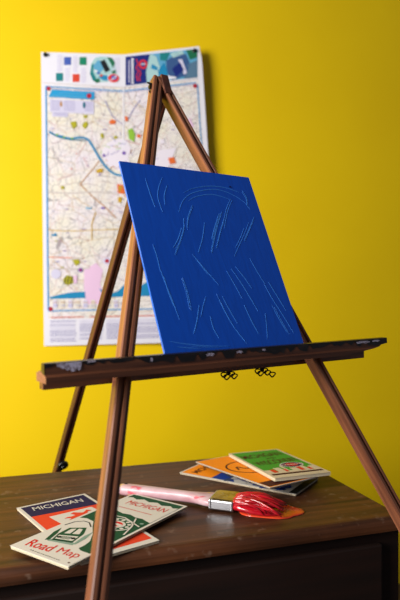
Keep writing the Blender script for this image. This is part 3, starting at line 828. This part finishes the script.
ux2 = (P2 - P1); ux2.z = 0; ux2n = ux2.normalized(); dn_ = V((ux2n.y, -ux2n.x, 0))
brochure(P1 + dn_*.215 - V((0, 0, .003)) + V((0, 0, .0003)), ux2n, .105, .215, 0, .0032,
         'folded road map with navy MICHIGAN band over orange-red, lying beneath the Road Map one', p_mich, ['white', 'navy', 'orange_red'], 4)
brochure(A, ux, .099, .226, 0, .0034, 'white and dark green folded map with red script Road Map, nearest the front edge', p_road,
         ['white', 'dark_green', 'black', 'sage', 'red', 'brown'], 5)

# 3-5: the fanned pile at the back right
def p_bottom(put, txt):
    W, H = .096, L3
    put(rect(.003, H-.062, W-.003, H-.003), 'orange', 1)
    put(rect(.003, .004, W-.003, H-.062), 'white', 1)
    txt('MICHIGAN', .012, H-.030, .076, .014, 'brown', 3, 0, .02)
    r = random.Random(4)
    put([(.003, H-.062), (.003, H-.105), (.014, H-.098), (.026, H-.110), (.05, H-.095), (.08, H-.110), (W-.003, H-.1), (W-.003, H-.062)], 'blue', 2)
    for _ in range(60):
        x, y = (r.uniform(.006, .09) if _ % 2 else r.uniform(.005, .024)), r.uniform(.016, H-.07)
        s = r.uniform(.004, .012); a_ = r.uniform(0, 3)
        put([(x + s*math.cos(a_+t)*q, y + s*math.sin(a_+t)*q) for t, q in ((0, 1), (1.4, .5), (2.6, .9), (3.9, .6), (5.1, 1))], ('blue', 'steel', 'black', 'blue', 'white')[_ % 5], 3 + _ % 4)
    put([(.04, .10), (.07, .12), (.085, .10), (.06, .08)], 'steel', 4)
    put(rect(.0, 0, W, .012), 'black', 8)
LC = on_z(179.5, 472.5, z0 + .0038); FC = on_z(296, 494.5, z0 + .0038)
uy = (LC - FC); uy.z = 0; L3 = uy.length; uy.normalize(); ux = V((uy.y, -uy.x, 0))
o3 = LC - uy*L3; o3.z = z0 + .0004
brochure(o3, ux, .096, L3, 0, .0030, 'bottom folded map of the fanned pile, orange end with blue and white picture', p_bottom,
         ['white', 'orange', 'brown', 'blue', 'steel', 'black'], 5, 'page_dark')
def p_orange(put, txt):
    W, H = .10, L4
    put(rect(.0016, .0016, W-.0016, H-.0016), 'orange', 1)
    c = ellipse(.054, .118, .040, .040, 40)
    for q in strip2d(c + [c[0]], .0034): put(q, 'brown', 2)
    c = ellipse(.054, .118, .035, .035, 40)
    for q in strip2d(smooth_line([(.026, .110), (.034, .128), (.040, .112), (.048, .112), (.054, .124), (.060, .110), (.070, .126), (.082, .112)], 5), .0034): put(q, 'brown', 3)
    put(rect(.0028, .004, W-.0028, .03), 'brown', 2)
LO = on_z(195.5, 462, z0 + .0125); FO = on_z(270, 488, z0 + .0215)
uy = LO - FO; sl = uy.z / math.hypot(uy.x, uy.y); uyh = V((uy.x, uy.y, 0)).normalized(); ux = V((uyh.y, -uyh.x, 0))
th = .0022; L4 = (LO - FO).length
uyn = (uyh + V((0, 0, sl))).normalized(); uzn = ux.cross(uyn)
brochure(LO - uyn*L4 - uzn*th, ux, .100, L4, sl, th, 'orange folded map with dark circle emblem, middle of the fanned pile', p_orange, ['white', 'orange', 'brown'], 3, 'page_dark')
def p_green(put, txt):
    W, H = .0985, L5; e = .0045
    put(rect(e, .034, W-e, H-e), 'green', 1)
    put(rect(e, .004, W-e, .034), 'cream', 1)
    sk = [(e, .030), (.012, .030), (.012, .044), (.018, .048), (.024, .044), (.024, .032), (.036, .032), (.036, .052), (.041, .060), (.046, .052), (.046, .036), (.060, .036), (.060, .046), (.070, .046), (.070, .034), (.080, .034), (.080, .050), (.087, .056), (W-e, .050), (W-e, .026), (e, .026)]
    for x0, x1, h in ((e, .014, .046), (.024, .036, .056), (.040, .044, .066), (.050, .062, .048), (.070, .078, .060), (.084, W-e, .050)):
        put(rect(x0, .026, x1, h), 'cream', 2)
    for x0, x1, h in ((.014, .022, .048), (.036, .041, .044), (.062, .070, .052), (.078, .084, .042)):
        put(rect(x0, .028, x1, h), 'orange_red', 3)
    put(rect(e, .014, W-e, .022), 'brown', 3)
    txt('MICHIGAN', .010, H-.056, .078, .025, 'brown', 3, 0, .012, .12)
    txt('AND', .044, H-.069, .020, .009, 'brown', 3, 0, .0, .12)
    txt('WISCONSIN', .012, H-.106, .080, .025, 'brown', 3, 0, .012, .12)
    put(ellipse(.064, .066, .021, .016, 24), 'white', 4); put(ellipse(.064, .066, .0185, .0135, 24), 'navy', 5)
    put(ellipse(.064, .066, .011, .010, 16), 'red', 6); put(rect(.046, .0635, .082, .0685), 'white', 7)
    for i in range(6): put(rect(.048+.0055*i, .0645, .0515+.0055*i, .0675), 'red', 8)
GA = on_z(228.5, 453.8, z0 + .0200); GB_ = on_z(274.8, 478.5, z0 + .0285)
uy = GA - GB_; L5 = uy.length; sl = uy.z / math.hypot(uy.x, uy.y); uyh = V((uy.x, uy.y, 0)).normalized(); ux = V((uyh.y, -uyh.x, 0))
uyn = (uyh + V((0, 0, sl))).normalized(); uzn = ux.cross(uyn)
brochure(GA - uyn*L5 - uzn*.005, ux, .0985, L5, sl, .005, 'green folded map with dark lettering and oval emblem, top of the fanned pile', p_green,
         ['cream', 'green', 'brown', 'white', 'navy', 'red', 'orange_red'], 5)

# ------------------------------------------------------------------ paint brush and puddle
HB = on_z(118.5, 488.5, z0 + .010); FS = on_z(213, 499.5, z0 + .010)
bx = (FS - HB); bx.z = 0; LH = bx.length; bx.normalize(); by = V((-bx.y, bx.x, 0)); bz = V((0, 0, 1))
bo = V((HB.x, HB.y, z0))
MBR = frame(bo, bx, by, bz)
root = empty('paint_brush', bo); WORLD[root] = MBR; root.matrix_basis = MBR
tag(root, 'wide flat paint brush with pale pink handle and red-loaded bristles, lying on the dresser', 'paint brush')
M_handle = noisy('paint_stained_handle', (196, 166, 172), (176, 124, 132), (26, 60, 60), .35, lo=.45, hi=.7, spec=.5)
N, L, B = nodes(M_handle)
src = B.inputs['Base Color'].links[0].from_socket
tc = N.new('ShaderNodeTexCoord')
for sc_, lo, hi, col, amt in ((60, .62, .68, (196, 60, 80), .8), (85, .66, .70, (214, 176, 70), .9), (45, .63, .70, (240, 232, 230), .9)):
    nz = N.new('ShaderNodeTexNoise'); nz.inputs['Scale'].default_value = sc_; nz.inputs['Detail'].default_value = 3
    mp = N.new('ShaderNodeMapping'); mp.inputs['Location'].default_value = (sc_, 2*sc_, 0); mp.inputs['Scale'].default_value = (.5, 1, 1)
    L.new(tc.outputs['Object'], mp.inputs['Vector']); L.new(mp.outputs['Vector'], nz.inputs['Vector'])
    mr = N.new('ShaderNodeMapRange'); mr.inputs['From Min'].default_value = lo; mr.inputs['From Max'].default_value = hi; mr.inputs['To Max'].default_value = amt
    L.new(nz.outputs['Fac'], mr.inputs['Value'])
    mx = N.new('ShaderNodeMix'); mx.data_type = 'RGBA'; mx.inputs[7].default_value = lin(col)
    L.new(mr.outputs['Result'], mx.inputs[0]); L.new(src, mx.inputs[6]); src = mx.outputs[2]
L.new(src, B.inputs['Base Color'])
def loft(mb, secs, seg=20, m=0, power=2.6):
    """secs: (x, cy, cz, half width, half thickness)"""
    vs = []
    for x, cy, cz, hw, ht in secs:
        for i in range(seg):
            t = 2*math.pi*i/seg; c, s = math.cos(t), math.sin(t)
            vs.append((x, cy + hw*math.copysign(abs(c)**(2/power), c), cz + ht*math.copysign(abs(s)**(2/power), s)))
    n = len(secs)
    fs = [(i*seg+j, i*seg+(j+1) % seg, (i+1)*seg+(j+1) % seg, (i+1)*seg+j) for i in range(n-1) for j in range(seg)]
    fs += [tuple(range(seg))[::-1], tuple((n-1)*seg+j for j in range(seg))]
    mb.add(vs, fs, m)
b = MB(); b.world = False
zc_ = .0100
loft(b, [(.000, 0, zc_, .0060, .0045), (.003, 0, zc_, .0095, .0068), (.012, 0, zc_, .0115, .0080), (.04, 0, zc_, .0105, .0082), (.08, 0, zc_, .0090, .0080), (LH-.055, 0, zc_, .0082, .0078), (LH-.035, 0, zc_, .0085, .0076),
          (LH-.022, 0, zc_, .0125, .0074), (LH-.010, 0, zc_, .0185, .0072), (LH-.002, 0, zc_, .0205, .0070), (LH+.004, 0, zc_, .0205, .0068)], 24)
b.build('handle', M_handle, root, MBR, smooth=True)
b = MB(); b.world = False
b.add([(.012 + .0028*math.cos(t), .002 + .0028*math.sin(t), zc_ + .0083) for t in [2*math.pi*i/12 for i in range(12)]], [tuple(range(12))]); b.flat = True
b.build('hang_hole', P['black'], root, MBR)
b = MB(); b.world = False
x0, x1 = LH, LH + .036
loft(b, [(x0, 0, zc_, .0215, .0082), (x0+.002, 0, zc_, .0218, .0085), (x0+.004, 0, zc_, .0215, .0081), (x0+.018, 0, zc_, .0218, .0081), (x0+.032, 0, zc_, .0222, .0081), (x0+.034, 0, zc_, .0226, .0085), (x1, 0, zc_, .0222, .0082)], 40, power=7)
M_ferrule = mat('ferrule_metal', (190, 190, 194), .3, 1.0)
b.build('ferrule', M_ferrule, root, MBR, bevel=.0004)
b = MB(); b.world = False; b.flat = True
M_gold = noisy('gold_label', (128, 100, 24), (168, 140, 52), (90, 90, 90), .3, lo=.4, hi=.62)
zt_ = zc_ + .0087
b.poly([(x0+.004, -.019, zt_), (x1-.002, -.0195, zt_), (x1-.002, .0195, zt_), (x0+.004, .019, zt_)], 0)
for pts in ([(x0+.010, -.006), (x0+.016, .002), (x0+.011, .008)], [(x0+.018, -.012), (x0+.024, -.006), (x0+.020, .0)], [(x0+.024, .004), (x0+.029, .010), (x0+.023, .013)]):
    for q in strip2d(pts, .0014): b.poly([(x, y, zt_ + .0002) for x, y in q], 1)
lb = b.build('label', [M_gold, M_ferrule], root, MBR)
# bristles: a fan of wet clumps
M_red = noisy('wet_red_paint', (140, 6, 20), (192, 20, 36), (30, 160, 160), .18, lo=.35, hi=.65, bump=.5, spec=.6, coat=.3)
b = MB(); b.world = False
random.seed(21)
loft(b, [(x1-.004, 0, zc_, .0205, .0070), (x1+.010, 0, zc_-.001, .0235, .0070), (x1+.028, 0, zc_-.003, .0255, .0058), (x1+.046, .0005, zc_-.005, .0235, .0042), (x1+.058, .001, zc_-.006, .0175, .0028), (x1+.064, .001, zc_-.0065, .0110, .0020)], 28)
for i in range(64):
    y0 = random.uniform(-.0195, .0195); z_ = zc_ + random.uniform(.002, .0085)*(1 - .35*abs(y0)/.02)
    y1 = y0*1.35 + random.uniform(-.007, .007); Lb = random.uniform(.046, .073)
    pts = []
    for k in range(9):
        t = k/8; pts.append((x1 - .003 + Lb*t, y0 + (y1-y0)*t + .0015*math.sin(t*5+i), max(.003, z_ + .0050*math.sin(t*2.6) - .0085*t*t*t + .0012*math.sin(7*t+2*i))))
    r0 = random.uniform(.0013, .0026)
    b.tube(pts, [r0*(1 - .65*(k/8)**2) for k in range(9)], seg=7)
b.build('bristles', M_red, root, MBR, smooth=True)
# puddle of paint on the wood
M_pud = noisy('orange_red_paint_puddle', (216, 72, 40), (200, 50, 32), (40, 40, 40), .22, spec=.6, coat=.3)
pc = on_z(268, 510, z0); b = MB()
out = []
rpud = random.Random(9)
for i in range(40):
    t = 2*math.pi*i/40; rr_ = 1 + .06*math.sin(3*t + 1) + .05*math.sin(5*t) + rpud.uniform(-.02, .02)
    out.append((.048*math.cos(t)*rr_, .034*math.sin(t)*rr_))
lev = [(1, .0003), (.985, .0012), (.95, .0018), (.8, .0022), (.4, .0024)]
vs = [pc + bx*x*s + by*y*s + V((0, 0, h)) for s, h in lev for x, y in out]
k = 40; fs = [(i*k+j, i*k+(j+1) % k, (i+1)*k+(j+1) % k, (i+1)*k+j) for i in range(len(lev)-1) for j in range(k)] + [tuple((len(lev)-1)*k+j for j in range(k)), tuple(range(k))[::-1]]
b.add(vs, fs)
pu = b.build('paint_puddle', M_pud, None, Matrix.Translation(pc), smooth=True)
tag(pu, 'glossy orange-red puddle of paint on the dresser under the brush bristles', 'paint')

# ------------------------------------------------------------------ light
def area(name, loc, target, sx, sy, power, col):
    l = bpy.data.lights.new(name, 'AREA'); l.shape = 'RECTANGLE'; l.size = sx; l.size_y = sy; l.energy = power; l.color = col
    o = bpy.data.objects.new(name, l); COL.objects.link(o); o.location = loc
    o.rotation_euler = (V(target) - V(loc)).to_track_quat('-Z', 'Y').to_euler()
    return o
area('window_light', (-1.30, -.24, ZC + .40), (-.1, 1.3, ZC + .06), .8, .9, 67, (1, .965, .93))
wd = bpy.data.worlds.new('room_ambient'); sc.world = wd; wd.use_nodes = True
wd.node_tree.nodes['Background'].inputs['Color'].default_value = (.80, .86, 1, 1)
wd.node_tree.nodes['Background'].inputs['Strength'].default_value = .13

# ------------------------------------------------------------------ camera
c = bpy.data.cameras.new('camera'); c.sensor_fit = 'VERTICAL'; c.sensor_height = 36; c.sensor_width = 24; c.lens = 35
c.clip_start = .01
c.dof.use_dof = True; c.dof.focus_distance = .78; c.dof.aperture_fstop = 5.0
co = bpy.data.objects.new('camera', c); COL.objects.link(co); co.location = CAM; co.rotation_euler = (math.pi/2, 0, 0)
sc.camera = co
sc.view_settings.view_transform = 'Standard'; sc.view_settings.look = 'None'
sc.view_settings.gamma = 1; sc.view_settings.exposure = 0
sc.view_settings.use_curve_mapping = False
